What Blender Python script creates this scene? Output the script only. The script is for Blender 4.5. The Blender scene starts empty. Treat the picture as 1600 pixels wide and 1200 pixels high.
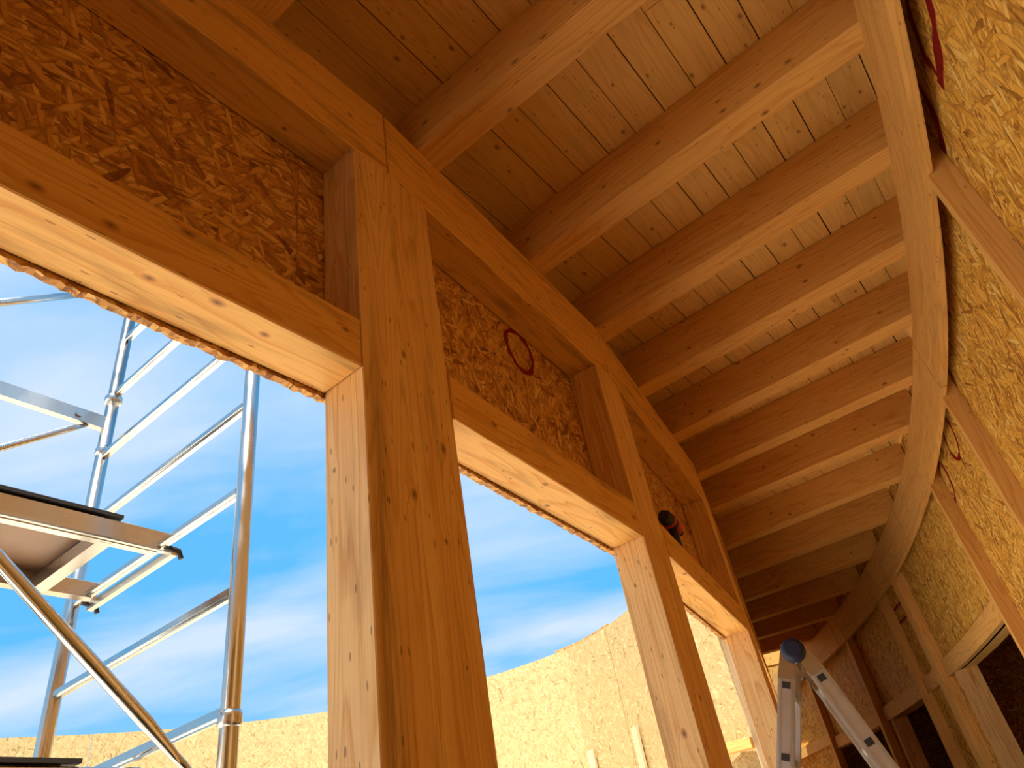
import bpy, bmesh, math, random
from mathutils import Vector, Matrix
random.seed(7)
S = bpy.context.scene
COL = S.collection
EYE = 1.6                                   # eye height above the floor; plan coordinates are metres from the viewer

# ------------------------------------------------------------------ camera
cam_d = bpy.data.cameras.new('camera'); cam = bpy.data.objects.new('camera', cam_d); COL.objects.link(cam)
cam_d.sensor_width = 36; cam_d.lens = 1131.96/1600*36; cam_d.clip_end = 500; cam_d.clip_start = .02
_u = Vector((496.4-800, -957.9-600, 1131.96)).normalized()
_f = (Vector((0, 0, 1))-_u*_u.z).normalized(); _r = _f.cross(_u)
cx, cy, cz = Vector((_r.x, _f.x, _u.x)), Vector((_r.y, _f.y, _u.y)), Vector((_r.z, _f.z, _u.z))
cam.matrix_world = Matrix(((cx.x, -cy.x, -cz.x, 0), (cx.y, -cy.y, -cz.y, 0), (cx.z, -cy.z, -cz.z, EYE), (0, 0, 0, 1)))
S.camera = cam
# ------------------------------------------------------------------ light
S.view_settings.view_transform = 'Standard'; S.view_settings.look = 'None'
S.view_settings.exposure = 0.5; S.view_settings.gamma = 1.0; S.view_settings.use_curve_mapping = False
SUN_DIR = Vector((-.30, -.95, 0)).normalized()   # towards the sun, in plan
SUN_EL = math.radians(70)
sd = Vector((SUN_DIR.x*math.cos(SUN_EL), SUN_DIR.y*math.cos(SUN_EL), math.sin(SUN_EL)))
sun_d = bpy.data.lights.new('sun', 'SUN'); sun_d.energy = 8.6; sun_d.angle = .009; sun_d.color = (1, .95, .86)
sun = bpy.data.objects.new('sun', sun_d); COL.objects.link(sun)
sun.rotation_euler = sd.to_track_quat('Z', 'Y').to_euler(); sun.location = (0, -3, 12)

def NT(nt):
    def n(t, **k):
        o = nt.nodes.new(t)
        for a, b in k.items():
            if a == 'inp':
                for i, v in b.items(): o.inputs[i].default_value = v
            else: setattr(o, a, b)
        return o
    L = nt.links.new
    def m(op, a, b=None, c=None, clamp=False):
        o = nt.nodes.new('ShaderNodeMath'); o.operation = op; o.use_clamp = clamp
        for i, v in enumerate((a, b, c)):
            if v is None: continue
            if isinstance(v, (int, float)): o.inputs[i].default_value = v
            else: L(v, o.inputs[i])
        return o.outputs[0]
    def mix(f, a, b, mode='MIX'):
        o = nt.nodes.new('ShaderNodeMix'); o.data_type = 'RGBA'; o.blend_type = mode
        for i, v in ((0, f), (6, a), (7, b)):
            if isinstance(v, (int, float)): o.inputs[i].default_value = v
            elif isinstance(v, tuple): o.inputs[i].default_value = (*v, 1)[:4]
            else: L(v, o.inputs[i])
        return o.outputs[2]
    def ramp(f, *st, interp='LINEAR'):
        o = nt.nodes.new('ShaderNodeValToRGB'); cr = o.color_ramp; cr.interpolation = interp
        while len(cr.elements) < len(st): cr.elements.new(.5)
        for e, (p, c) in zip(cr.elements, st):
            e.position = p; e.color = (*c, 1) if isinstance(c, tuple) else (c, c, c, 1)
        L(f, o.inputs[0]); return o.outputs[0]
    return n, L, m, mix, ramp

CLX, CLY = 20.734, 28.603
w = bpy.data.worlds.new('sky'); S.world = w; w.use_nodes = True; w.node_tree.nodes.clear()
n, L, m, mix, ramp = NT(w.node_tree)
tc = n('ShaderNodeTexCoord'); sp = n('ShaderNodeSeparateXYZ'); L(tc.outputs['Generated'], sp.inputs[0])
zc = m('MAXIMUM', sp.outputs[2], 0.0)
base = ramp(zc, (0, (.62, .82, .97)), (.12, (.40, .70, .95)), (.3, (.125, .53, .99)), (.7, (.13, .50, .96)), (1, (.10, .40, .86)))
# thin streaky cloud on a high flat layer
den = m('ADD', zc, .12)
cu = n('ShaderNodeCombineXYZ'); L(m('DIVIDE', sp.outputs[0], den), cu.inputs[0]); L(m('DIVIDE', sp.outputs[1], den), cu.inputs[1])
mp = n('ShaderNodeMapping'); mp.inputs['Rotation'].default_value = (0, 0, -.3674); mp.inputs['Scale'].default_value = (.8, 1.768, 1); mp.inputs['Location'].default_value = (CLX, CLY, 0)
L(cu.outputs[0], mp.inputs[0])
nz = n('ShaderNodeTexNoise', inp={'Scale': 1.194, 'Detail': 5, 'Roughness': .5, 'Distortion': .35}); L(mp.outputs[0], nz.inputs['Vector'])
cl = ramp(nz.outputs[0], (.40, 0.0), (.70, .78))
skyc = mix(cl, base, (.80, .88, .97))
bg = n('ShaderNodeBackground', inp={'Strength': .73}); L(skyc, bg.inputs[0])
ow = n('ShaderNodeOutputWorld'); L(bg.outputs[0], ow.inputs[0])

# ------------------------------------------------------------------ materials
def new_mat(name):
    mt = bpy.data.materials.new(name); mt.use_nodes = True; nt = mt.node_tree; nt.nodes.clear()
    return (mt,)+NT(nt)
def finish(n, L, color, rough=.6, metal=0.0, height=None, bstr=.3, bdist=.002, spec=.35):
    p = n('ShaderNodeBsdfPrincipled'); o = n('ShaderNodeOutputMaterial'); L(p.outputs[0], o.inputs[0])
    if isinstance(color, tuple): p.inputs['Base Color'].default_value = (*color, 1)
    else: L(color, p.inputs['Base Color'])
    if isinstance(rough, (int, float)): p.inputs['Roughness'].default_value = rough
    else: L(rough, p.inputs['Roughness'])
    p.inputs['Metallic'].default_value = metal; p.inputs['Specular IOR Level'].default_value = spec
    if height is not None:
        b = n('ShaderNodeBump', inp={'Strength': bstr, 'Distance': bdist}); L(height, b.inputs['Height']); L(b.outputs[0], p.inputs['Normal'])
    return p

def wood(name, light, mid, dark, lam=0.0, knots=1.0, stain=0.3, grain=1.0, streak=None):
    """softwood; UV u runs along the grain in metres, v across"""
    mt, n, L, m, mix, ramp = new_mat(name)
    uv = n('ShaderNodeUVMap'); s = n('ShaderNodeSeparateXYZ'); L(uv.outputs[0], s.inputs[0])
    U, Vv = s.outputs[0], s.outputs[1]
    # knots first: they push the grain aside
    kc = n('ShaderNodeCombineXYZ'); L(m('MULTIPLY', U, 8.0), kc.inputs[0]); L(m('MULTIPLY', Vv, 13.0), kc.inputs[1])
    kv = n('ShaderNodeTexVoronoi', voronoi_dimensions='2D', inp={'Scale': 1.0, 'Randomness': 1.0}); L(kc.outputs[0], kv.inputs['Vector'])
    ks = n('ShaderNodeSeparateColor'); L(kv.outputs['Color'], ks.inputs[0])
    has = m('LESS_THAN', ks.outputs[0], .17*knots)
    size = m('MULTIPLY_ADD', ks.outputs[1], .11, .05)
    rel = m('DIVIDE', kv.outputs['Distance'], size)
    kmask = m('MULTIPLY', has, m('SUBTRACT', 1.0, m('SMOOTH_MIN', rel, 1.0, .25), clamp=True))
    halo = m('MULTIPLY', has, ramp(rel, (.0, 1.0), (1.0, .75), (2.6, 0.0)))
    push = m('MULTIPLY', m('MULTIPLY', has, .018), m('POWER', 2.718, m('MULTIPLY', rel, -.6)))
    c1 = n('ShaderNodeCombineXYZ'); L(m('MULTIPLY', U, .55), c1.inputs[0]); L(m('MULTIPLY', m('ADD', Vv, push), 7.0), c1.inputs[1])
    n1 = n('ShaderNodeTexNoise', inp={'Scale': 1.0, 'Detail': 2, 'Roughness': .45}); L(c1.outputs[0], n1.inputs['Vector'])
    rings = m('FRACT', m('MULTIPLY', n1.outputs[0], 17.0))
    ring = ramp(rings, (0, 0.0), (.55, .25), (.86, 1.0), (1, 0.0))
    c2 = n('ShaderNodeCombineXYZ'); L(m('MULTIPLY', U, 4.0), c2.inputs[0]); L(m('MULTIPLY', m('ADD', Vv, push), 260.0), c2.inputs[1])
    n2 = n('ShaderNodeTexNoise', inp={'Scale': 1.0, 'Detail': 2}); L(c2.outputs[0], n2.inputs['Vector'])
    c3 = n('ShaderNodeCombineXYZ'); L(m('MULTIPLY', U, .9), c3.inputs[0]); L(m('MULTIPLY', Vv, 5.0), c3.inputs[1])
    n3 = n('ShaderNodeTexNoise', inp={'Scale': 1.0, 'Detail': 3}); L(c3.outputs[0], n3.inputs['Vector'])
    fac = m('ADD', m('MULTIPLY', ring, .72*grain), m('MULTIPLY', m('SUBTRACT', n2.outputs[0], .45), 1.25*grain))
    fac = m('ADD', fac, m('MULTIPLY', m('SUBTRACT', n3.outputs[0], .5), .9), clamp=True)
    col = mix(fac, light, mid)
    if lam:
        c5 = n('ShaderNodeCombineXYZ'); L(m('FLOOR', m('MULTIPLY', Vv, 1/lam)), c5.inputs[0])
        L(m('FLOOR', m('MULTIPLY_ADD', U, 1.1, m('MULTIPLY', m('FLOOR', m('MULTIPLY', Vv, 1/lam)), .37))), c5.inputs[1])
        wn = n('ShaderNodeTexWhiteNoise', noise_dimensions='2D'); L(c5.outputs[0], wn.inputs['Vector'])
        col = mix(m('MULTIPLY', wn.outputs[0], .38), col, mid)
        fr = m('FRACT', m('MULTIPLY', Vv, 1/lam))
        ln = m('LESS_THAN', fr, .0015/lam)
        col = mix(m('MULTIPLY', ln, .28), col, dark)
    # blue-grey weather stains and dark resin flecks
    c4 = n('ShaderNodeCombineXYZ'); L(m('MULTIPLY', U, 2.3), c4.inputs[0]); L(m('MULTIPLY', Vv, 16.0), c4.inputs[1])
    n4 = n('ShaderNodeTexNoise', inp={'Scale': 1.0, 'Detail': 4, 'Roughness': .6}); L(c4.outputs[0], n4.inputs['Vector'])
    st = m('MULTIPLY', ramp(n4.outputs[0], (.53, 0.0), (.72, 1.0)), stain)
    col = mix(st, col, (mid[0]*.42, mid[1]*.5, mid[2]*.65))
    c6 = n('ShaderNodeCombineXYZ'); L(m('MULTIPLY', U, 34.0), c6.inputs[0]); L(m('MULTIPLY', Vv, 150.0), c6.inputs[1])
    fv = n('ShaderNodeTexVoronoi', voronoi_dimensions='2D', inp={'Scale': 1.0}); L(c6.outputs[0], fv.inputs['Vector'])
    fs = n('ShaderNodeSeparateColor'); L(fv.outputs['Color'], fs.inputs[0])
    fl = m('MULTIPLY', m('LESS_THAN', fs.outputs[0], .02), m('LESS_THAN', fv.outputs['Distance'], .30))
    col = mix(m('MULTIPLY', fl, .6), col, dark)
    col = mix(m('MULTIPLY', halo, .30), col, mid)
    col = mix(m('MULTIPLY', kmask, 1.0, clamp=True), col, dark)
    if streak:      # a dark weather stain that runs down one arris
        tx, ty, a0, wd = streak
        oc = n('ShaderNodeTexCoord'); os_ = n('ShaderNodeSeparateXYZ'); L(oc.outputs['Object'], os_.inputs[0])
        al = m('ADD', m('MULTIPLY', os_.outputs[0], tx), m('MULTIPLY', os_.outputs[1], ty))
        cs = n('ShaderNodeCombineXYZ'); L(m('MULTIPLY', os_.outputs[2], 2.2), cs.inputs[0]); L(m('MULTIPLY', al, 45.0), cs.inputs[1])
        ns = n('ShaderNodeTexNoise', inp={'Scale': 1.0, 'Detail': 5, 'Roughness': .65}); L(cs.outputs[0], ns.inputs['Vector'])
        bell = m('SUBTRACT', 1.0, m('DIVIDE', m('ABSOLUTE', m('SUBTRACT', al, a0)), wd), clamp=True)
        hi = ramp(m('DIVIDE', os_.outputs[2], 3.4), (.62, 1.0), (.86, .15))
        sm = m('MULTIPLY', m('MULTIPLY', bell, hi), ramp(ns.outputs[0], (.34, 0.0), (.62, 1.0)))
        col = mix(m('MULTIPLY', sm, .85), col, dark)
    h = m('ADD', m('MULTIPLY', n2.outputs[0], .5), m('MULTIPLY', ring, .3))
    finish(n, L, col, .58, height=h, bstr=.25, bdist=.0015)
    return mt

def osb(name, stops, scale=1.0, align=0.0, contrast=1.0):
    """strand board: five layers of long flat strands at different angles, the topmost strand shows"""
    mt, n, L, m, mix, ramp = new_mat(name)
    uv = n('ShaderNodeUVMap')
    nz = n('ShaderNodeTexNoise', inp={'Scale': 9.0, 'Detail': 2}); L(uv.outputs[0], nz.inputs['Vector'])
    vs = n('ShaderNodeVectorMath', operation='SCALE', inp={'Scale': .008}); L(nz.outputs['Color'], vs.inputs[0])
    va = n('ShaderNodeVectorMath', operation='ADD'); L(uv.outputs[0], va.inputs[0]); L(vs.outputs[0], va.inputs[1])
    best = None
    for i, (ang, su, sv) in enumerate(((8, 9, 42), (-24, 11, 52), (38, 8, 36), (-58, 12, 50), (72, 9, 60), (-5, 16, 90))):
        a = math.radians(ang+align)
        # rotate first, stretch after (two mapping nodes, so strands keep their length)
        r = n('ShaderNodeVectorRotate', rotation_type='Z_AXIS', inp={'Angle': a}); L(va.outputs[0], r.inputs[0])
        q = n('ShaderNodeVectorMath', operation='MULTIPLY'); L(r.outputs[0], q.inputs[0]); q.inputs[1].default_value = (su*scale, sv*scale, 1)
        o = n('ShaderNodeVectorMath', operation='ADD'); L(q.outputs[0], o.inputs[0]); o.inputs[1].default_value = (i*13.7, i*7.3, 0)
        v = n('ShaderNodeTexVoronoi', voronoi_dimensions='2D', inp={'Scale': 1.0, 'Randomness': .95}); L(o.outputs[0], v.inputs['Vector'])
        c = n('ShaderNodeSeparateColor'); L(v.outputs['Color'], c.inputs[0])
        t, pr, ds = c.outputs[0], c.outputs[1], v.outputs['Distance']
        if best is None: best = (t, pr, ds)
        else:
            g = m('GREATER_THAN', pr, best[1])
            def pick(x, y): return m('ADD', x, m('MULTIPLY', g, m('SUBTRACT', y, x)))
            best = (pick(best[0], t), m('MAXIMUM', best[1], pr), pick(best[2], ds))
    t, pr, ds = best
    c7 = n('ShaderNodeVectorMath', operation='MULTIPLY'); L(uv.outputs[0], c7.inputs[0]); c7.inputs[1].default_value = (60, 60, 1)
    fine = n('ShaderNodeTexNoise', inp={'Scale': 1.0, 'Detail': 3}); L(c7.outputs[0], fine.inputs['Vector'])
    t2 = m('ADD', t, m('MULTIPLY', m('SUBTRACT', fine.outputs[0], .5), .35), clamp=True)
    col = ramp(t2, *stops)
    edge = ramp(ds, (.36, 0.0), (.62, 1.0))
    col = mix(m('MULTIPLY', edge, .55*contrast), col, stops[0][1])
    finish(n, L, col, .62, height=m('SUBTRACT', pr, m('MULTIPLY', edge, .12)), bstr=.4, bdist=.003)
    return mt

PINE = (.80, .50, .22); PINE_M = (.62, .32, .115); PINE_D = (.20, .065, .02)
M = {}
M['post'] = wood('glulam_post', (.90, .57, .25), (.68, .31, .085), (.16, .045, .014), lam=.045, stain=.45)
M['post_stained'] = wood('glulam_post_stained', (.90, .57, .25), (.68, .31, .085), (.10, .035, .016), lam=.045, stain=.45, streak=(.53, .85, -.103, .036))
M['beam'] = wood('glulam_beam', (.84, .47, .14), (.68, .29, .055), (.20, .07, .025), lam=.0, stain=.75)
M['joist'] = wood('joist_wood', (.84, .45, .12), (.64, .26, .045), (.18, .06, .018), stain=.22, grain=.8)
M['plank'] = wood('plank_wood', (.85, .50, .14), (.70, .33, .07), (.22, .08, .03), stain=.25, knots=1.3, grain=.8)
M['stud'] = wood('stud_wood', (.84, .48, .15), (.68, .32, .07), (.24, .09, .03), stain=.2, knots=.5)
M['stud_pale'] = wood('pale_batten_wood', (.72, .52, .30), (.60, .38, .18), (.25, .10, .04), stain=.1, knots=.4)
M['band'] = wood('laminated_band', (.84, .49, .15), (.66, .31, .07), (.26, .12, .05), lam=.037, stain=.35, knots=.4)
M['osb'] = osb('osb_inner', ((.0, (.22, .075, .02)), (.14, (.50, .21, .05)), (.5, (.66, .32, .08)), (.88, (.78, .43, .13)), (1, (.84, .54, .2))), contrast=1.1, scale=1.3)
M['osb_y'] = osb('osb_yellow', ((.0, (.30, .12, .02)), (.12, (.60, .29, .04)), (.45, (.82, .43, .065)), (.8, (.90, .53, .10)), (1, (.92, .64, .20))), align=70)
M['osb_far'] = osb('osb_court', ((.0, (.30, .18, .06)), (.07, (.44, .30, .12)), (.4, (.52, .38, .165)), (.8, (.56, .42, .19)), (1, (.60, .48, .24))), contrast=.4, align=70, scale=1.5)
M['osb_far_b'] = osb('osb_court_b', ((.0, (.30, .18, .06)), (.07, (.44, .30, .12)), (.4, (.47, .33, .14)), (.8, (.50, .36, .16)), (1, (.60, .48, .24))), contrast=.4, align=70, scale=1.5)

def plain(name, c, rough=.5, metal=0.0, spec=.5, vary=.0, sc=30.0):
    mt, n, L, m, mix, ramp = new_mat(name)
    tc = n('ShaderNodeTexCoord')
    nz = n('ShaderNodeTexNoise', inp={'Scale': sc, 'Detail': 4}); L(tc.outputs['Object'], nz.inputs['Vector'])
    f = ramp(nz.outputs[0], (.35, 0.0), (.7, 1.0))
    col = mix(m('MULTIPLY', f, vary), c, tuple(x*.45 for x in c))
    finish(n, L, col, m('MULTIPLY_ADD', f, .15, rough-.05), metal, spec=spec)
    return mt
M['steel'] = plain('galvanised_steel', (.62, .61, .59), .2, 1.0, vary=.18, sc=9)
M['alu'] = plain('brushed_aluminium', (.60, .58, .55), .28, 1.0, vary=.05, sc=5)
M['alu_rail'] = plain('ladder_aluminium', (.56, .54, .53), .38, .9, vary=.1, sc=20)
M['black'] = plain('black_rubber', (.02, .02, .022), .5, vary=.2)
M['navy'] = plain('navy_plastic', (.004, .010, .05), .6, vary=.5, sc=60)
M['ply'] = plain('phenolic_plywood', (.30, .17, .10), .45, vary=.35, sc=5)
M['red_paint'] = plain('red_spray_paint', (.50, .012, .012), .7, vary=.3, sc=60)
M['tool_red'] = plain('red_tool_plastic', (.55, .03, .03), .4, vary=.1)
M['light_block'] = plain('roof_light_block', (.03, .025, .02), .9, vary=.1)
M['concrete'] = plain('site_gravel', (.86, .77, .62), .9, vary=.25, sc=3)
M['floor'] = plain('floor_board', (.90, .52, .16), .7, vary=.2, sc=4)

# ------------------------------------------------------------------ builders
def tag(o, label=None, cat=None, group=None, kind=None):
    if label: o['label'] = label
    if cat: o['category'] = cat
    if group: o['group'] = group
    if kind: o['kind'] = kind
    return o
def set_uv(me, grain, off=None):
    g = Vector(grain).normalized(); uvl = me.uv_layers.new(name='UVMap')
    ou, ov = off if off else (random.uniform(0, 60), random.uniform(0, 60))
    for p in me.polygons:
        nn = p.normal
        gg = g-nn*g.dot(nn)
        if gg.length < .35:
            gg = Vector((0, 0, 1))-nn*nn.z
            if gg.length < .3: gg = Vector((1, 0, 0))
        gg.normalize(); vv = nn.cross(gg)
        k = .37*round(nn.x*3)+.71*round(nn.y*3)+.13*round(nn.z*3)
        for li in p.loop_indices:
            co = me.vertices[me.loops[li].vertex_index].co
            uvl.data[li].uv = (co.dot(gg)+ou+k, co.dot(vv)+ov+k*3)
def link(name, bm, mat, parent=None, grain=(0, 0, 1), origin=None, bevel=0.0, off=None, smooth=False, uv=True):
    """bmesh in scene coordinates -> one object with its origin at its base"""
    if bevel: bmesh.ops.bevel(bm, geom=bm.edges[:], offset=bevel, segments=1, affect='EDGES', clamp_overlap=True)
    bmesh.ops.recalc_face_normals(bm, faces=bm.faces[:])
    vs = [v.co for v in bm.verts]
    if origin is None:
        origin = Vector((sum(v.x for v in vs)/len(vs), sum(v.y for v in vs)/len(vs), min(v.z for v in vs)))
    origin = Vector(origin)
    bmesh.ops.translate(bm, verts=bm.verts[:], vec=-origin)
    me = bpy.data.meshes.new(name); bm.to_mesh(me); bm.free()
    if uv: set_uv(me, grain, off)
    me.materials.append(M[mat])
    if smooth:
        for p in me.polygons: p.use_smooth = True
    o = bpy.data.objects.new(name, me); COL.objects.link(o)
    if parent is not None:
        o.parent = parent; o.location = origin-parent_loc(parent)
    else: o.location = origin
    return o
def parent_loc(p):
    v = Vector(p.location)
    while p.parent: p = p.parent; v += Vector(p.location)
    return v
def empty(name, loc, label=None, cat=None, group=None, kind=None):
    o = bpy.data.objects.new(name, None); COL.objects.link(o); o.location = loc; o.empty_display_size = .1
    return tag(o, label, cat, group, kind)
def add_prism(bm, poly, z0, z1):
    lo = [bm.verts.new((x, y, z0)) for x, y in poly]; hi = [bm.verts.new((x, y, z1)) for x, y in poly]
    bm.faces.new(lo[::-1]); bm.faces.new(hi)
    k = len(poly)
    for i in range(k): bm.faces.new((lo[i], lo[(i+1) % k], hi[(i+1) % k], hi[i]))
def prism(poly, z0, z1):
    bm = bmesh.new(); add_prism(bm, poly, z0, z1); return bm
def add_bar(bm, a, b, w, h, up=(0, 0, 1)):
    a, b = Vector(a), Vector(b); d = (b-a).normalized(); s = d.cross(Vector(up))
    if s.length < 1e-3: s = d.cross(Vector((1, 0, 0)))
    s.normalize(); t = s.cross(d)
    q = []
    for p in (a, b):
        q.append([bm.verts.new(p+s*x*w/2+t*y*h/2) for x, y in ((-1, -1), (1, -1), (1, 1), (-1, 1))])
    bm.faces.new(q[0][::-1]); bm.faces.new(q[1])
    for i in range(4): bm.faces.new((q[0][i], q[0][(i+1) % 4], q[1][(i+1) % 4], q[1][i]))
def bar(a, b, w, h, up=(0, 0, 1)):
    bm = bmesh.new(); add_bar(bm, a, b, w, h, up); return bm
def add_tube(bm, pts, r, seg=20, radii=None):
    pts = [Vector(p) for p in pts]; prev = None
    for i, p in enumerate(pts):
        d = (pts[min(i+1, len(pts)-1)]-pts[max(i-1, 0)]).normalized()
        s = d.cross(Vector((.123, .34, 1))) if abs(d.z) < .95 else d.cross(Vector((1, .2, 0)))
        s.normalize(); t = d.cross(s); rr = radii[i] if radii else r
        ring = [bm.verts.new(p+(s*math.cos(a)+t*math.sin(a))*rr) for a in (2*math.pi*k/seg for k in range(seg))]
        if prev:
            for k in range(seg): bm.faces.new((prev[k], prev[(k+1) % seg], ring[(k+1) % seg], ring[k])).smooth = True
        else: bm.faces.new(ring[::-1])
        prev = ring
    bm.faces.new(prev)
def tube(pts, r, seg=20, radii=None):
    bm = bmesh.new(); add_tube(bm, pts, r, seg, radii); return bm
def Z(z): return z+EYE

# ------------------------------------------------------------------ the ring plan
CX, CY = -12.4, 8.46                 # centre of the curved corridor
def arc(s, r):                       # s = arc length measured on the radius r
    t = s/r; return (CX+r*math.cos(t), CY+r*math.sin(t))
def vdir(deg): return Vector((math.cos(math.radians(deg)), math.sin(math.radians(deg))))
H_LB, H_LT, H_HB, H_HT, H_JT = 1.0, 1.137, 1.79, 2.083, 2.318   # lintel bottom/top, header bottom/top, joist top above the eye
DEP = .13
J = {1: Vector((-.238, 1.343)), 2: Vector((.424, 2.603)), 3: Vector((1.03, 4.15))}
J[0] = J[1]-vdir(56.6)*1.56
J[-1] = J[0]-vdir(50.3)*1.56
J[-2] = J[-1]-vdir(44)*1.56
J[4] = J[3]+vdir(75.3)*1.6; J[5] = J[4]+vdir(81.6)*1.6; J[6] = J[5]+vdir(87.9)*1.6; J[7] = J[6]+vdir(94.2)*1.6
segs = list(range(-2, 7))
def tan(i): return (J[i+1]-J[i]).normalized()
def nout(t): return Vector((-t.y, t.x))          # towards the courtyard
def miter(i, d):
    if i-1 not in segs: return J[i]+nout(tan(i))*d
    if i not in segs: return J[i]+nout(tan(i-1))*d
    a, b = nout(tan(i-1)), nout(tan(i)); s = (a+b).normalized(); return J[i]+s*(d/s.dot(a))

# ------------------------------------------------------------------ setting: ground, floor, light-blocking roof sheet
bm = bmesh.new()
bmesh.ops.create_grid(bm, x_segments=2, y_segments=2, size=60)
g = link('ground', bm, 'concrete', origin=(0, 0, -.06)); g.location.z = -.06; tag(g, kind='structure')
bm = bmesh.new()
N = 60; ss = [-1.0+.55*2*i/N*1.45 for i in range(N+1)]
ths = [math.radians(-62+i*92/N) for i in range(N+1)]
def ring_slab(r0, r1, z0, z1, ths):
    bm = bmesh.new(); prev = None
    for t in ths:
        c, s_ = math.cos(t), math.sin(t)
        v = [bm.verts.new((CX+r*c, CY+r*s_, z)) for r, z in ((r0, z0), (r1, z0), (r1, z1), (r0, z1))]
        if prev:
            for k in range(4): bm.faces.new((prev[k], prev[(k+1) % 4], v[(k+1) % 4], v[k]))
        else: bm.faces.new(v[::-1])
        prev = v
    bm.faces.new(prev); return bm
fl = link('floor', ring_slab(13.9, 17.6, -.05, 0, ths), 'floor', origin=(0, 0, -.05)); tag(fl, kind='structure')
ROOF_T0 = math.radians(-58)
rths = [ROOF_T0+i*(math.radians(7.0)-ROOF_T0)/50 for i in range(51)]
ceil = link('ceiling', ring_slab(13.80, 15.75, Z(H_JT+.0225), Z(H_JT+.06), rths), 'light_block', origin=(0, 0, Z(H_JT))); tag(ceil, kind='structure')  # added dark sheet over the planks, stops light through their gaps
# ceiling planks: straight boards running along the corridor, one object each
PD = vdir(57.5); PN = vdir(-32.5); PW = .1306
k = -30
while k < 12:
    q = -.923+PW*k; k += 1
    run = []; t = -9.0
    def ok(t):
        p = PN*(q+PW/2)+PD*t-Vector((CX, CY)); r = p.length; th = math.atan2(p.y, p.x)
        return 13.86 < r < 15.68 and ROOF_T0 < th < math.radians(6.9)
    a = None
    while t < 16:
        if ok(t):
            if a is None: a = t
            b = t
        elif a is not None:
            run.append((a, b)); a = None
        t += .05
    if a is not None: run.append((a, b))
    for a, b in run:
        if b-a < .15: continue
        cuts = [a]; x = a+random.uniform(1.2, 4.0)
        while x < b-.5: cuts.append(x); x += 4.0
        cuts.append(b)
        for c0, c1 in zip(cuts, cuts[1:]):
            g0, g1 = random.uniform(.001, .0025), random.uniform(.001, .003)
            dz = random.uniform(-.0008, .0008)
            pl = [PN*(q+g0)+PD*(c0+.001), PN*(q+PW-g1)+PD*(c0+.001), PN*(q+PW-g1)+PD*(c1-.001), PN*(q+g0)+PD*(c1-.001)]
            link('ceiling_plank', prism([tuple(p) for p in pl], Z(H_JT+.0015+dz), Z(H_JT+.022)), 'plank', ceil, grain=(PD.x, PD.y, 0), bevel=.0015)

# ------------------------------------------------------------------ outer curved wall
wr = empty('wall_right', (*arc(-4, 15.55), 0), kind='structure')
def curved(r0, r1, s0, s1, z0, z1, step=.12):
    """curved solid, arc lengths given on radius 15.44"""
    k = max(1, int((s1-s0)/step)); return ring_slab(r0, r1, z0, z1, [(s0+(s1-s0)*i/k)/15.44 for i in range(k+1)])
def curved_obj(name, mat, r0, r1, s0, s1, z0, z1, parent=None, vertical=False, bevel=0, extra=None):
    bm = curved(r0, r1, s0, s1, z0, z1)
    if extra:
        b2 = curved(extra[0], extra[1], s0, s1, extra[2], extra[3]); tmp = bpy.data.meshes.new('t'); b2.to_mesh(tmp); b2.free(); bm.from_mesh(tmp); bpy.data.meshes.remove(tmp)
    if bevel: bmesh.ops.bevel(bm, geom=[e for e in bm.edges if len(e.link_faces) == 2 and e.calc_face_angle(0) > .8], offset=bevel, segments=1, affect='EDGES')
    bmesh.ops.recalc_face_normals(bm, faces=bm.faces[:])
    mid = arc((s0+s1)/2, 15.44); org = Vector((mid[0], mid[1], z0))
    bmesh.ops.translate(bm, verts=bm.verts[:], vec=-org)
    me = bpy.data.meshes.new(name); bm.to_mesh(me); bm.free()
    uvl = me.uv_layers.new(name='UVMap'); ou, ov = random.uniform(0, 60), random.uniform(0, 60)
    for p in me.polygons:
        for li in p.loop_indices:
            co = me.vertices[me.loops[li].vertex_index].co+org
            r = math.hypot(co.x-CX, co.y-CY); s = math.atan2(co.y-CY, co.x-CX)*15.44
            mid_t = math.atan2(p.center.y+org.y-CY, p.center.x+org.x-CX)
            if abs(p.normal.z) > .7: u, v = s, r
            elif abs(p.normal.x*math.cos(mid_t)+p.normal.y*math.sin(mid_t)) > .7: u, v = s, co.z
            else: u, v = r, co.z
            uvl.data[li].uv = (v+ou, u+ov) if vertical else (u+ou, v+ov)
    me.materials.append(M[mat])
    o = bpy.data.objects.new(name, me); COL.objects.link(o)
    if parent is not None: o.parent = parent; o.location = org-parent_loc(parent)
    else: o.location = org
    return o
RO = 15.54
# sheets of strand board, each 1.2 m or so wide; low parts leave the openings free
up = [-14, -12.8, -11.5, -10.3, -9.1, -7.9, -6.8, -5.08, -3.84, -1.9, -1.28, .1, 1.64, 2.9, 4.1, 5.3]
for a, b in zip(up, up[1:]):
    curved_obj('osb_panel', 'osb_y', RO, RO+.018, a+.0015, b-.0015, Z(.945), Z(2.31), wr)
low = [(-14, -12.8), (-12.8, -11.5), (-11.5, -10.3), (-10.3, -9.1), (-9.1, -7.9), (-7.9, -6.8), (-6.8, -5.08), (-5.08, -3.84), (-2.29, -1.28), (1.64, 2.9), (2.9, 4.1), (4.1, 5.3), (-.17, .1)]
for a, b in low:
    curved_obj('osb_panel', 'osb_y', RO, RO+.018, a+.0015, b-.0015, 0.02, Z(.942), wr)
# the dark rooms behind the openings
curved_obj('osb_panel', 'osb', 17.3, 17.34, -8, 5, 0, Z(1.3), wr)
for s_ in (-8, -.75+.1, 5): curved_obj('osb_panel', 'osb', 15.7, 17.3, s_-.03, s_, 0, Z(1.3), wr)
curved_obj('osb_panel', 'osb', 15.56, 17.34, -8, 5, Z(1.3), Z(1.33), wr)
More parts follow.
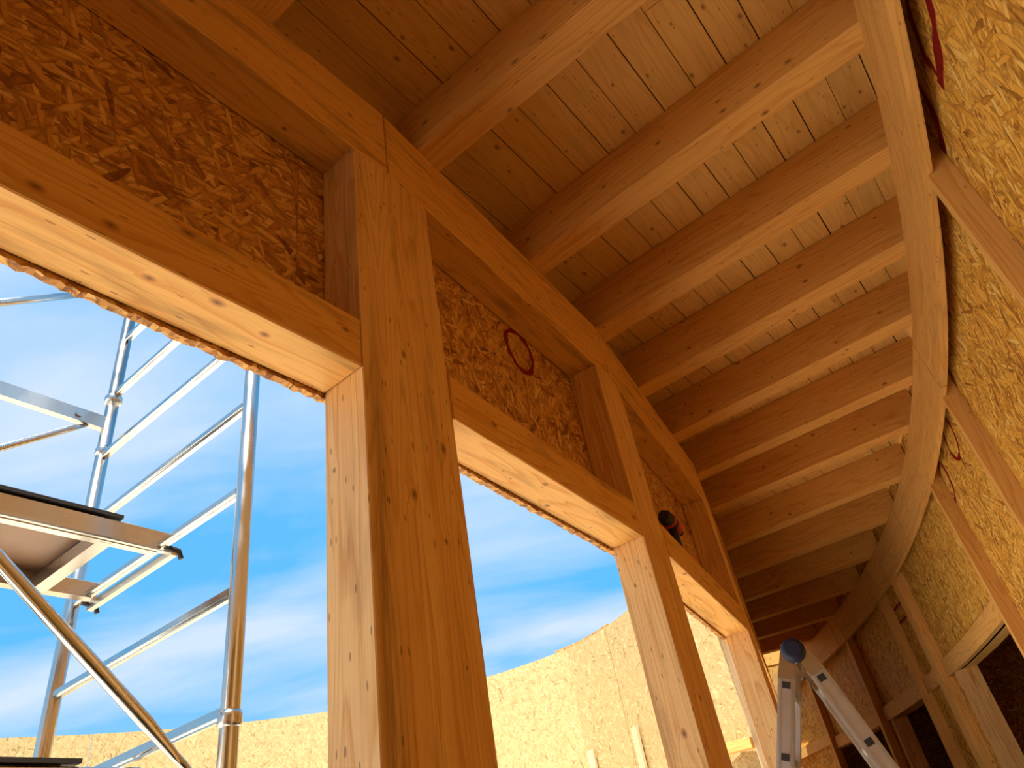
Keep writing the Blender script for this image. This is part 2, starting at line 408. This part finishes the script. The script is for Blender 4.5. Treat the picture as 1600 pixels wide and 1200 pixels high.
# laminated curved band under the joist ends
bands = [(-14, -10.2, 'nearest the camera, its end out of the picture'), (-10.2, -5.305, 'long piece at the top right of the picture'), (-5.30, -2.91, 'piece below the diagonal saw cut'),
         (-2.905, -1.62, 'light yellow piece in the middle of the curve'), (-1.615, -.02, 'piece with blocky finger joints'), (-.015, .24, 'very short piece near the far end'), (.245, 5.3, 'far end piece behind the ladder top')]
for a, b, l in bands:
    tag(curved_obj('curved_wall_plate', 'band', 15.44, 15.475, a+.002, b-.002, Z(H_HB), Z(H_HT), bevel=.003), 'laminated curved plate under the joists, '+l, 'beam', 'curved plates of the outer wall')
studs = [(-12.2, -12.15, 'behind the camera'), (-10.4, -10.35, 'beside the camera'), (-8.6, -8.55, 'just outside the right edge of the picture'), (-6.91, -6.86, 'nearest one, crossing the top right edge'), (-5.19, -5.135, 'leaving the plate at the diagonal saw cut'), (-3.99, -3.94, 'right of the doorway with the wooden jamb'),
         (-2.03, -1.90, 'wide one right of the red square mark'), (-1.385, -1.325, 'left of the red square mark'), (.0, .07, 'right of the ladder leg'), (1.60, 1.66, 'seen between the two ladder legs'), (3.0, 3.06, 'far one hidden behind the ladder')]
for a, b, l in studs:
    # notched round the plate: full depth below it, thinner tongue behind it
    o = curved_obj('wall_stud', 'stud', 15.456, RO-.001, a, b, 0, Z(H_HB)-.001, vertical=True, bevel=.002, extra=(15.477, RO-.001, Z(H_HB)-.001, Z(2.08)))
    tag(o, 'upright softwood stud of the curved outer wall, '+l, 'stud', 'studs of the outer wall')
rails = [(-3.935, -2.035, .945, 1.07, 'over the widest dark opening at the right edge'), (-1.895, -1.39, .945, 1.065, 'short one under the red square mark'), (-1.32, -.005, .945, 1.075, 'right of the ladder leg'), (.075, 1.595, .95, 1.075, 'behind the ladder leg'), (1.665, 2.95, 1.02, 1.14, 'short one between the ladder legs')]
for a, b, z0, z1, l in rails:
    tag(curved_obj('wall_rail', 'stud', 15.50 if a > -3.9 else 15.5, RO-.001 if z0 > 1 else RO+.11, a, b, Z(z0), Z(z1), bevel=.002), 'horizontal timber rail between wall studs, '+l, 'rail', 'rails of the outer wall')
# rails sit in front of the sheets: their depth behind the sheet is the opening's head
for s0, s1, l in ((-2.29, -2.20, 'wide one at the far side of the big dark opening'), (-.19, -.12, 'narrow one beside the middle dark opening'), (-3.84, -3.76, 'at the near side of the big dark opening'), (-1.28, -1.20, 'at the near side of the middle opening')):
    tag(curved_obj('opening_jamb', 'post', RO-.03, RO+.12, s0, s1, 0, Z(.944), vertical=True, bevel=.002), 'upright timber jamb of a dark wall opening, '+l, 'jamb', 'jambs of the wall openings')

# ------------------------------------------------------------------ inner post-and-lintel wall
seg_l = {-2: 'behind the camera', -1: 'at the camera\'s back', 0: 'at the top left of the picture', 1: 'second from the left', 2: 'third from the left', 3: 'fourth, seen edge-on', 4: 'fifth, far off', 5: 'sixth, far off', 6: 'farthest'}
# half widths of the posts either side of the joint
PA = {1: .135, 2: .137, 3: .115}; PB = {1: .176, 2: .140, 3: .115}
def jr(bm, amt, zmax):
    pass
WL = {}
for i in segs:
    wl = WL[i] = empty('wall_left', (*J[i], 0), kind='structure')
    t = tan(i); no = nout(t); A, B = J[i], J[i+1]; Ab, Bb = miter(i, DEP), miter(i+1, DEP)
    g3 = (t.x, t.y, 0); e = t*.0024
    o = link('header_beam', prism([tuple(A+e), tuple(B-e), tuple(Bb-e), tuple(Ab+e)], Z(H_HB), Z(H_HT)), 'beam', grain=g3, bevel=.003)
    tag(o, 'deep glued timber header beam under the joist ends, '+seg_l[i], 'beam', 'header beams of the inner wall')
    a = A+t*(PB.get(i, .14)+.001); b = B-t*(PA.get(i+1, .13)+.001)
    o = link('window_lintel', prism([tuple(a), tuple(b), tuple(b+no*DEP), tuple(a+no*DEP)], Z(H_LB), Z(H_LT)), 'beam', grain=g3, bevel=.003)
    tag(o, 'timber lintel over a wall opening with pale underside, '+seg_l[i], 'lintel', 'lintels of the inner wall')
    if i < 0 or i > 3:      # boards added behind the viewer and far ahead, to keep outside light out
        link('osb_panel', prism([tuple(a+no*.112), tuple(b+no*.112), tuple(b+no*.129), tuple(a+no*.129)], .01, Z(H_LB-.012)), 'osb', wl, grain=(0, 0, 1))
    # outer sheathing seen between lintel and header; ragged lower edge
    L0 = (b-a).length; base = A+no*(DEP+.0015)
    lo, hi = -PB.get(i, .14)*0-.02, (B-A).length+.02
    cut = {0: (B-A).length-.218, 1: PB[1]+.012, 2: .9}.get(i, .8)
    for p0, p1 in ((lo if i != 0 else lo, cut-.0012), (cut+.0012, hi)):
        if p1-p0 < .005: continue
        bm = bmesh.new(); k = max(2, int((p1-p0)/.012)); prev = None
        for x in range(k+1):
            pp = base+t*(p0+(p1-p0)*x/k); zb = Z(H_LB-.010)+random.uniform(-.0035, .0035); th = .018+random.uniform(-.0012, .0012)
            c = [bm.verts.new((pp.x, pp.y, zb)), bm.verts.new((*(pp+no*th), zb+random.uniform(-.002, .002))), bm.verts.new((*(pp+no*th), Z(H_JT-.002))), bm.verts.new((pp.x, pp.y, Z(H_JT-.002)))]
            if prev:
                for q in range(4): bm.faces.new((prev[q], prev[(q+1) % 4], c[(q+1) % 4], c[q]))
            else: bm.faces.new(c[::-1])
            prev = c
        bm.faces.new(prev)
        link('osb_panel', bm, 'osb', wl, grain=(0, 0, 1) if i % 2 else g3)
# added past the last post, unseen: board against sky light, cross wall bouncing sun
curved_obj('osb_panel', 'osb_y', 13.98, 14.0, 2.22, 7.0, 0.01, Z(2.31), WL[6])
curved_obj('osb_panel', 'osb_y', 14.02, 15.53, 3.95, 3.98, 0.01, Z(2.3), WL[6])
for i in range(-1, 7):
    tp, tn = tan(i-1), tan(i); a, b = PA.get(i, .13), PB.get(i, .14)
    f0 = J[i]-tp*a; f2 = J[i]+tn*b
    strip = .024 if i < 3 else .012
    f1 = J[i]+tn*(b-strip); f2 = f2+nout(tn)*(strip*.24)
    bk2 = J[i]+tn*(b-.004)+nout(tn)*DEP; bk0 = f0+nout(tp)*DEP
    poly = [f0, J[i], f1, f2, bk2, miter(i, DEP), bk0]
    lab = {1: 'big glued timber post in the middle foreground, brown streak down its left side', 2: 'glued timber post second along the wall, under the header joint', 3: 'glued timber post third along the wall, slim and seen nearly edge-on',
           0: 'glued timber post just outside the left edge of the picture', -1: 'glued timber post behind the camera', 4: 'glued timber post fourth along the wall, hidden beyond the third', 5: 'glued timber post fifth along the wall', 6: 'glued timber post sixth along the wall'}[i]
    tag(link('timber_post', prism([tuple(p) for p in poly], 0, Z(H_HB-.001)), 'post_stained' if i == 1 else 'post', grain=(0, 0, 1), bevel=.0022, origin=(J[i].x, J[i].y, 0)), lab, 'post', 'posts of the inner wall')

# ------------------------------------------------------------------ joists (near lower edge: inner end, outer end)
JP = [((-.152, 1.490), (.443, 1.110)), ((.164, 2.102), (1.297, 1.341)), ((.437, 2.622), (1.549, 1.884)), ((.661, 3.16), (1.788, 2.437)), ((.886, 3.725), (2.026, 2.991)),
      ((1.102, 4.289), (2.245, 3.591)), ((1.246, 4.903), (2.451, 4.187)), ((1.45, 5.702), (2.66, 4.961)), ((1.65, 6.464), (2.836, 5.755)), ((1.852, 7.244), (2.931, 6.659)),
      ((2.046, 8.046), (2.991, 7.57)), ((2.258, 8.838), (2.999, 8.503)), ((2.35, 9.66), (3.0, 9.45)), ((2.3, 10.5), (2.98, 10.4))]
JP = [((-.152-.318*k, 1.490-.62*k), (.443-.318*k, 1.110-.62*k)) for k in (6, 5, 4, 3, 2, 1)]+JP
names = ['sixth behind the first visible one', 'fifth behind the first visible one', 'fourth behind the first visible one', 'third behind the first visible one', 'second behind the first visible one', 'only its end showing at the top left', 'nearest full one, running off the top', 'second visible one', 'third visible one', 'fourth visible one', 'fifth visible one', 'sixth visible one',
         'seventh visible one', 'eighth visible one', 'ninth visible one', 'tenth visible one', 'eleventh visible one', 'twelfth, just above the blue ladder knob', 'thirteenth, beside the ladder knob', 'far one hidden by the ladder']
def ray_circle(p, d, r):
    w_ = p-Vector((CX, CY)); b = w_.dot(d); return -b+math.sqrt(b*b-w_.dot(w_)+r*r)
for (a, b), l in zip(JP, names):
    a, b = Vector(a), Vector(b); d = (b-a).normalized(); s = Vector((-d.y, d.x))
    w_ = .115
    def ends(p): return p+d*ray_circle(p, d, 13.975), p+d*ray_circle(p, d, 15.53)
    p0, p1 = ends(a); q0, q1 = ends(a+s*w_)
    o = link('ceiling_joist', prism([tuple(p0), tuple(p1), tuple(q1), tuple(q0)], Z(H_HT+.0005), Z(H_JT)), 'joist', grain=(d.x, d.y, 0), bevel=.002)
    tag(o, 'square-edged timber ceiling joist, '+l+' counted from the top', 'joist', 'ceiling joists')

# ------------------------------------------------------------------ courtyard wall of strand board
wb = empty('wall_back', (-2.7, 8.16, 0), kind='structure')
cp = [(-7.3, 3.8), (-6.6, 5.2), (-5.85, 6.2), (-4.85, 7.05), (-3.9, 7.63), (-2.71, 8.03), (-1.7, 8.12), (-.78, 7.89), (.02, 7.45), (.39, 7.02), (.64, 6.56), (.82, 6.18), (1.04, 5.88), (1.29, 5.76)]
def cr(p0, p1, p2, p3, t):
    return tuple(.5*((2*b)+(-a+c)*t+(2*a-5*b+4*c-d)*t*t+(-a+3*b-3*c+d)*t**3) for a, b, c, d in zip(p0, p1, p2, p3))
path = []
for i in range(len(cp)-1):
    g0 = cp[max(i-1, 0)]; g3_ = cp[min(i+2, len(cp)-1)]
    for k in range(8): path.append(Vector(cr(g0, cp[i], cp[i+1], g3_, k/8)))
path.append(Vector(cp[-1]))
acc = [0]
for a, b in zip(path, path[1:]): acc.append(acc[-1]+(b-a).length)
def at(s):
    for i in range(len(acc)-1):
        if acc[i+1] >= s: f = (s-acc[i])/(acc[i+1]-acc[i]); return path[i].lerp(path[i+1], f)
    return path[-1]
s_seam = min(range(len(path)), key=lambda i: (path[i]-Vector((.02, 7.45))).length); s_seam = acc[s_seam]
cuts = sorted([s_seam-1.25*k for k in range(12) if s_seam-1.25*k > .3]+[s_seam+x for x in (.62, 1.35)]+[0, acc[-1]])
for ci, (a, b) in enumerate(zip(cuts, cuts[1:])):
    for z0, z1 in ((0, 2.1), (2.1, Z(2.0))):
        bm = bmesh.new(); k = max(3, int((b-a)/.1)); prev = None
        off = .004*(ci % 2)
        for x in range(k+1):
            s = a+.002+(b-a-.004)*x/k; p = at(s); q = (at(min(s+.02, acc[-1]))-at(max(s-.02, 0))).normalized(); no = Vector((-q.y, q.x))
            p = p+no*off
            v = [bm.verts.new((p.x, p.y, z0+.002)), bm.verts.new((*(p+no*.018), z0+.002)), bm.verts.new((*(p+no*.018), z1-.001)), bm.verts.new((p.x, p.y, z1-.001))]
            if prev:
                for r in range(4): bm.faces.new((prev[r], prev[(r+1) % 4], v[(r+1) % 4], v[r]))
            else: bm.faces.new(v[::-1])
            prev = v
        bm.faces.new(prev)
        link('osb_panel', bm, 'osb_far' if b < s_seam+.01 else 'osb_far_b', wb, grain=(1, .1, 0))
# capping strip just behind the sheets and two short battens leaning on them
bm = bmesh.new()
add = [at(s_seam-.15+.06*k) for k in range(14)]
prev = None
for k, p in enumerate(add):
    q = (add[min(k+1, 13)]-add[max(k-1, 0)]).normalized(); no = Vector((-q.y, q.x))
    v = [bm.verts.new((*(p+no*.026), Z(1.9))), bm.verts.new((*(p+no*.066), Z(1.9))), bm.verts.new((*(p+no*.066), Z(2.028))), bm.verts.new((*(p+no*.026), Z(2.028)))]
    if prev:
        for r in range(4): bm.faces.new((prev[r], prev[(r+1) % 4], v[(r+1) % 4], v[r]))
    else: bm.faces.new(v[::-1])
    prev = v
bm.faces.new(prev)
tag(link('capping_strip', bm, 'osb', grain=(1, 0, 0)), 'thin brown timber capping strip along the top of the curved courtyard wall', 'strip')

# battens standing against the court wall, the end stud and a ledge beside it
for (x, y), zt, l in (((.475, 6.80), 1.09, 'upright batten against the courtyard wall, left of the second post'), ((.05, 7.34), 1.055, 'shorter upright batten against the courtyard wall, below the sheet joint')):
    i = min(range(len(path)), key=lambda k: (path[k]-Vector((x, y))).length); q = (path[min(i+1, len(path)-1)]-path[i-1]).normalized(); no = Vector((q.y, -q.x)); c = path[i]+no*.022
    tag(link('batten', prism([tuple(c-q*.04), tuple(c+q*.04), tuple(c+q*.04+no*.03), tuple(c-q*.04+no*.03)], 0, Z(zt)), 'stud_pale', bevel=.002), l, 'batten')
c = Vector((1.195, 5.76)); q = Vector((.85, -.45)).normalized(); no = Vector((-.45, -.85)).normalized()
tag(link('batten', prism([tuple(c), tuple(c+q*.06), tuple(c+q*.06+no*.045), tuple(c+no*.045)], 0, Z(1.9), ), 'stud_pale', bevel=.002), 'pale end batten of the courtyard wall seen through the third opening', 'batten')
c = Vector((1.19, 5.765))
tag(link('ledge', prism([tuple(c), tuple(c-q*.42), tuple(c-q*.42+no*.09), tuple(c+no*.09)], Z(.64), Z(.71)), 'stud', grain=(q.x, q.y, 0), bevel=.002), 'short timber ledge low on the courtyard wall inside the third opening', 'ledge')
# ------------------------------------------------------------------ scaffold in the courtyard
RP = Vector((-.86, 1.89)); LP = Vector((-1.755, 2.47)); FU = (LP-RP).normalized(); FD = Vector((-.545, -.838))
def P3(p, z): return Vector((p.x, p.y, Z(z)))
sc = empty('scaffold_tower', (RP.x, RP.y, -.06), 'galvanised scaffold ladder frame with two poles and level rungs', 'scaffold')
for p, r in ((RP, .0245), (LP, .026)):
    link('pole', tube([Vector((p.x, p.y, -.06)), P3(p, 3.2)], r, 28), 'steel', sc, uv=False)
for p, zz, r in ((RP, .475, .031), (LP, 2.07, .036), (LP, 1.80, .031)):
    link('collar', tube([P3(p, zz), P3(p, zz+.012), P3(p, zz+.03), P3(p, zz+.04)], r, 28, [r*.88, r, r, r*.88]), 'steel', sc, uv=False)
for k in range(-4, 6):
    z = 1.155+.32*k
    bm = bmesh.new(); add_bar(bm, P3(RP+FU*.02, z), P3(LP-FU*.02, z), .030, .034)
    bmesh.ops.bevel(bm, geom=bm.edges[:], offset=.008, segments=3, affect='EDGES')
    link('rung', bm, 'steel', sc, uv=False)
def platform(z, lab, length=2.2):
    pf = empty('scaffold_platform', (*(RP+FU*.7), Z(z)), lab, 'platform')
    for tt in (.475, .955):
        a = RP+FU*tt+FD*.0; b = a+FD*length
        bm = bmesh.new(); add_bar(bm, P3(a-FD*.03, z), P3(b, z), .028, .068)
        bmesh.ops.bevel(bm, geom=bm.edges[:], offset=.004, segments=1, affect='EDGES')
        bb = link('side_beam', bm, 'alu', pf, uv=False)
        # lips of the channel
        link('lip', bar(P3(a+FU*(.02 if tt < .6 else -.02), z-.033), P3(b+FU*(.02 if tt < .6 else -.02), z-.037), .03, .006), 'alu', bb, uv=False)
    a = RP+FU*.49+FD*.17; b = RP+FU*.94+FD*.17
    link('cross_bar', bar(P3(a, z-.012), P3(b, z-.012), .045, .05), 'alu', pf, uv=False)
    a = RP+FU*.44-FD*.035; b = RP+FU*1.0-FD*.035
    link('end_bar', bar(P3(a, z-.038), P3(b, z-.038), .02, .03), 'alu', pf, uv=False)
    for tt in (.44, .99):
        q = RP+FU*tt-FD*.03
        link('hook', tube([P3(q+FD*.03, z-.03), P3(q-FD*.02, z-.035), P3(q-FD*.03, z-.06)], .009, 12), 'black', pf, uv=False)
    q0 = RP+FU*.455+FD*.14; q1 = RP+FU*.975+FD*.14
    dk = link('deck_board', prism([tuple(q0), tuple(q1), tuple(q1+FD*(length-.14)), tuple(q0+FD*(length-.14))], Z(z+.040), Z(z+.052)), 'black', pf)
    link('deck_underside', prism([tuple(q0+FU*.03+FD*.04), tuple(q1-FU*.03+FD*.04), tuple(q1-FU*.03+FD*(length-.14)), tuple(q0+FU*.03+FD*(length-.14))], Z(z+.034), Z(z+.0395)), 'ply', pf)
    hc = RP+FU*.62+FD*.30
    link('drain_plug', tube([P3(hc, z+.031), P3(hc, z+.0345)], .013, 20), 'alu', pf, uv=False)
platform(1.17, 'scaffold platform with aluminium side beams and brown deck underside at the left edge')
platform(.452, 'lower scaffold platform, only its dark top edge showing at the bottom left')
# guard rail beam with strut
gd = empty('guard_rail', P3(LP, 1.94), 'flat aluminium guard rail bolted to the far scaffold pole', 'rail')
a = LP+FD*.0-FU*.0
link('beam', bar(P3(LP+FD*.02, 1.955), P3(LP+FD*2.2, 1.955), .03, .062), 'alu', gd, uv=False)
bq = LP+FD*.13-FU*.018
link('bolt', tube([P3(bq, 1.955), P3(bq-FU*.008, 1.955)], .014, 16), 'steel', gd, uv=False)
tag(link('scaffold_brace', tube([Vector((-1.80, 2.40, Z(1.925))), Vector((-1.83, 2.35, Z(1.885))), Vector((-1.954, 2.161, Z(1.705))), Vector((-2.6, 1.2, Z(.82)))], .015, 16, [.006, .014, .014, .014]), 'steel', uv=False), 'thin tubular brace running down from under the guard rail', 'brace')
tag(link('scaffold_brace', tube([Vector((-1.76, 2.45, Z(2.76))), Vector((-2.035, 2.034, Z(2.363))), Vector((-2.6, 1.17, Z(1.55)))], .016, 16), 'steel', uv=False), 'tubular brace crossing the sky at the top left under the lintel', 'brace')
tag(link('scaffold_brace', tube([Vector((-.905, 1.82, Z(.365))), Vector((-.935, 1.775, Z(.41))), Vector((-.975, 1.712, Z(.475))), Vector((-1.075, 1.556, Z(.628))), Vector((-1.55, .82, Z(1.36)))], .0165, 18, [.009, .011, .0165, .0165, .0165]), 'steel', uv=False), 'long diagonal tube in front of the scaffold with flattened drilled end', 'brace')

# ------------------------------------------------------------------ folding ladder
K = Vector((.95, 3.264, Z(.688))); AX = Vector((.28, .96, 0)).normalized(); HX = Vector((AX.y, -AX.x, 0))
ld = empty('folding_ladder', (K.x, K.y, 0), 'open aluminium folding ladder with navy blue hinge caps', 'ladder')
WID = .37
for sgn, sl, off in ((-1, .39, .026), (1, .30, .03)):
    dv = (HX*sgn*sl-Vector((0, 0, 1))).normalized(); side = dv.cross(AX).normalized()
    if side.dot(HX)*sgn < 0: side = -side
    lleg = K.z/(-dv.z)-.06
    st = K+side*off+dv*.085
    rails_ = []
    for dd in (0, WID):
        b0 = st+AX*dd
        bm = bmesh.new(); add_bar(bm, b0, b0+dv*(lleg-.085), .024, .068, up=side)
        bmesh.ops.bevel(bm, geom=bm.edges[:], offset=.004, segments=2, affect='EDGES')
        rl = link('rail', bm, 'alu_rail', ld, uv=False)
        f_ = -.013 if dd == 0 else .013
        for e_ in (-.024, -.018, .018, .024):
            link('rib', bar(b0+AX*f_+side*e_, b0+AX*f_+side*e_+dv*(lleg-.09), .003, .0025, up=side), 'alu_rail', rl, uv=False)
        link('foot', bar(b0+dv*(lleg-.095), b0+dv*(lleg-.03), .034, .078, up=side), 'black', rl, uv=False)
    nr = int((lleg-.2)/.27)
    for k in range(nr):
        c = st+dv*(.055+.27*k)
        bm = bmesh.new(); add_bar(bm, c-AX*.016, c+AX*(WID+.016), .042, .037, up=dv)
        bmesh.ops.bevel(bm, geom=bm.edges[:], offset=.005, segments=2, affect='EDGES')
        rg = link('rung', bm, 'alu_rail', ld, uv=False)
        for e0 in (-.0165, WID+.0165):
            bm = bmesh.new(); add_bar(bm, c+AX*(e0-.001), c+AX*(e0+.001), .031, .027, up=dv)
            link('rung_opening', bm, 'black', rg, uv=False)
    # steel side plates of the hinge
    for dd in (0, WID):
        b0 = K+AX*dd
        bm = bmesh.new()
        for o_ in (-.016, .013):
            q = [b0-side*.010-dv*.045, b0+side*.05-dv*.02, st+AX*dd+side*.034+dv*.03, st+AX*dd-side*.032+dv*.03]
            v0 = [bm.verts.new(p+AX*o_) for p in q]; v1 = [bm.verts.new(p+AX*(o_+.003)) for p in q]
            bm.faces.new(v0); bm.faces.new(v1[::-1])
            for x in range(4): bm.faces.new((v0[x], v0[(x+1) % 4], v1[(x+1) % 4], v1[x]))
        link('hinge_plate', bm, 'steel', ld, uv=False)
for dd, sg in ((0, -1), (WID, 1)):
    c = K+AX*dd
    hd_ = link('hinge_disc', tube([c-AX*.014, c-AX*.012, c+AX*.012, c+AX*.014], .05, 32, [.047, .05, .05, .047]), 'steel', ld, uv=False)
    o1 = c+AX*sg*.016
    link('hinge_cap', tube([o1, o1+AX*sg*.012, o1+AX*sg*.034, o1+AX*sg*.042], .045, 28, [.048, .049, .044, .030]), 'navy', hd_, uv=False)
    if dd:
        for a_ in range(6):
            h_ = c-AX*.0145+(HX*math.cos(a_*1.047)+Vector((0, 0, 1))*math.sin(a_*1.047))*.03
            link('hole', tube([h_, h_-AX*.001], .007, 12), 'black', hd_, uv=False)

# ------------------------------------------------------------------ cordless drill standing on the third lintel
t2_ = tan(2); n2_ = nout(t2_); t3 = Vector((t2_.x, t2_.y, 0)); n3 = Vector((n2_.x, n2_.y, 0))
def DP(al, dep, z): q = J[2]+t2_*al+n2_*dep; return Vector((q.x, q.y, Z(z)))
dr = empty('cordless_drill', DP(.70, .065, H_LT), 'small black and red cordless drill standing on the third lintel behind the second post', 'drill')
bm = tube([DP(.575, .065, 1.355), DP(.60, .065, 1.355), DP(.70, .065, 1.355), DP(.78, .065, 1.355), DP(.80, .065, 1.355)], .034, 20, [.026, .034, .036, .034, .028]); link('motor_housing', bm, 'black', dr, uv=False)
link('chuck', tube([DP(.795, .065, 1.355), DP(.83, .065, 1.355), DP(.86, .065, 1.355)], .02, 18, [.024, .022, .012]), 'black', dr, uv=False)
link('grip', tube([DP(.69, .065, 1.34), DP(.695, .065, 1.27), DP(.70, .065, 1.195)], .02, 16, [.024, .019, .022]), 'black', dr, uv=False)
bm = bar(DP(.64, .065, 1.163), DP(.77, .065, 1.163), .07, .052); bmesh.ops.bevel(bm, geom=bm.edges[:], offset=.008, segments=2, affect='EDGES'); link('battery', bm, 'black', dr, uv=False)
link('gear_case', tube([DP(.70, .065, 1.355), DP(.71, .065, 1.355), DP(.77, .065, 1.355), DP(.79, .065, 1.355)], .0375, 20, [.0365, .0375, .0375, .031]), 'tool_red', dr, uv=False)
link('vent_collar', tube([DP(.635, .065, 1.355), DP(.66, .065, 1.355)], .0375, 20), 'tool_red', dr, uv=False)

# ------------------------------------------------------------------ red spray-paint marks on the boards
def ribbon(pts, f, width, closed=False):
    """flat stroke lying on a surface; f maps 2-D surface coordinates to space"""
    P = [Vector(p) for p in pts]; out = []
    for i in range(len(P)-1 if not closed else len(P)):
        a, b, c, d = (P[(i+k) % len(P)] if closed else P[max(0, min(len(P)-1, i+k))] for k in (-1, 0, 1, 2))
        for k in range(7): out.append(Vector(cr(a, b, c, d, k/7)))
    if not closed: out.append(P[-1])
    bm = bmesh.new(); L_, R_ = [], []; N_ = len(out)
    for i, p in enumerate(out):
        q = (out[(i+1) % N_]-out[i-1]) if closed else (out[min(i+1, N_-1)]-out[max(i-1, 0)])
        q.normalize(); s = Vector((-q.y, q.x)); w_ = width*(1.25+.35*math.sin(i*.9)+.2*math.sin(i*.37+1))/2
        L_.append(bm.verts.new(f(*(p+s*w_)))); R_.append(bm.verts.new(f(*(p-s*w_))))
    for i in range(N_ if closed else N_-1):
        j = (i+1) % N_; bm.faces.new((L_[i], L_[j], R_[j], R_[i]))
    bmesh.ops.solidify(bm, geom=bm.faces[:], thickness=.0004)
    return bm
def fR(s, z): x, y = arc(s, RO-.0015); return (x, y, Z(z))
marksR = [([(-7.66, 1.935), (-7.50, 1.94), (-7.37, 1.89), (-7.352, 1.85)], False, .03), ([(-7.76, 1.787), (-7.645, 1.782), (-7.511, 1.778), (-7.30, 1.80)], False, .034), ([(-7.372, 1.91), (-7.363, 1.865), (-7.33, 1.80)], False, .024),
          ([(-7.137, 2.08), (-7.0, 2.075), (-6.90, 2.0), (-6.87, 1.90), (-6.95, 1.855), (-7.087, 1.88), (-7.16, 1.968)], True, .034),
          ([(-5.26, 1.985), (-5.17, 1.94), (-5.13, 1.85), (-5.19, 1.80), (-5.25, 1.87)], True, .020),
          ([(-4.69, 1.93), (-4.54, 1.89), (-4.455, 1.79), (-4.53, 1.705), (-4.66, 1.735), (-4.73, 1.83)], True, .019),
          ([(-4.13, 1.872), (-4.01, 1.82), (-3.95, 1.70), (-4.01, 1.640), (-4.12, 1.685), (-4.17, 1.785)], True, .019)]
for pts, cl_, wd in marksR: link('paint_mark', ribbon(pts, fR, wd, cl_), 'red_paint', wr, uv=False)
sq = [(-1.70, 1.668), (-1.36, 1.671), (-1.375, 1.553), (-1.72, 1.544)]
for k in range(4):
    a, b = Vector(sq[k]), Vector(sq[(k+1) % 4]); link('paint_mark', ribbon([a, a.lerp(b, .5), b], fR, .02), 'red_paint', wr, uv=False)
def fI(i):
    t = tan(i); no = nout(t)
    def f(al, z): q = J[i]+t*al+no*(DEP-.0005); return (q.x, q.y, Z(z))
    return f
link('paint_mark', ribbon([(.790, 1.735), (.79, 1.655), (.845, 1.600), (.92, 1.617), (.965, 1.70), (.94, 1.77), (.86, 1.785)], fI(1), .017, True), 'red_paint', WL[1], uv=False)
link('paint_mark', ribbon([(1.385, 1.775), (1.35, 1.66), (1.50, 1.60), (1.60, 1.68)], fI(2), .012), 'red_paint', WL[2], uv=False)
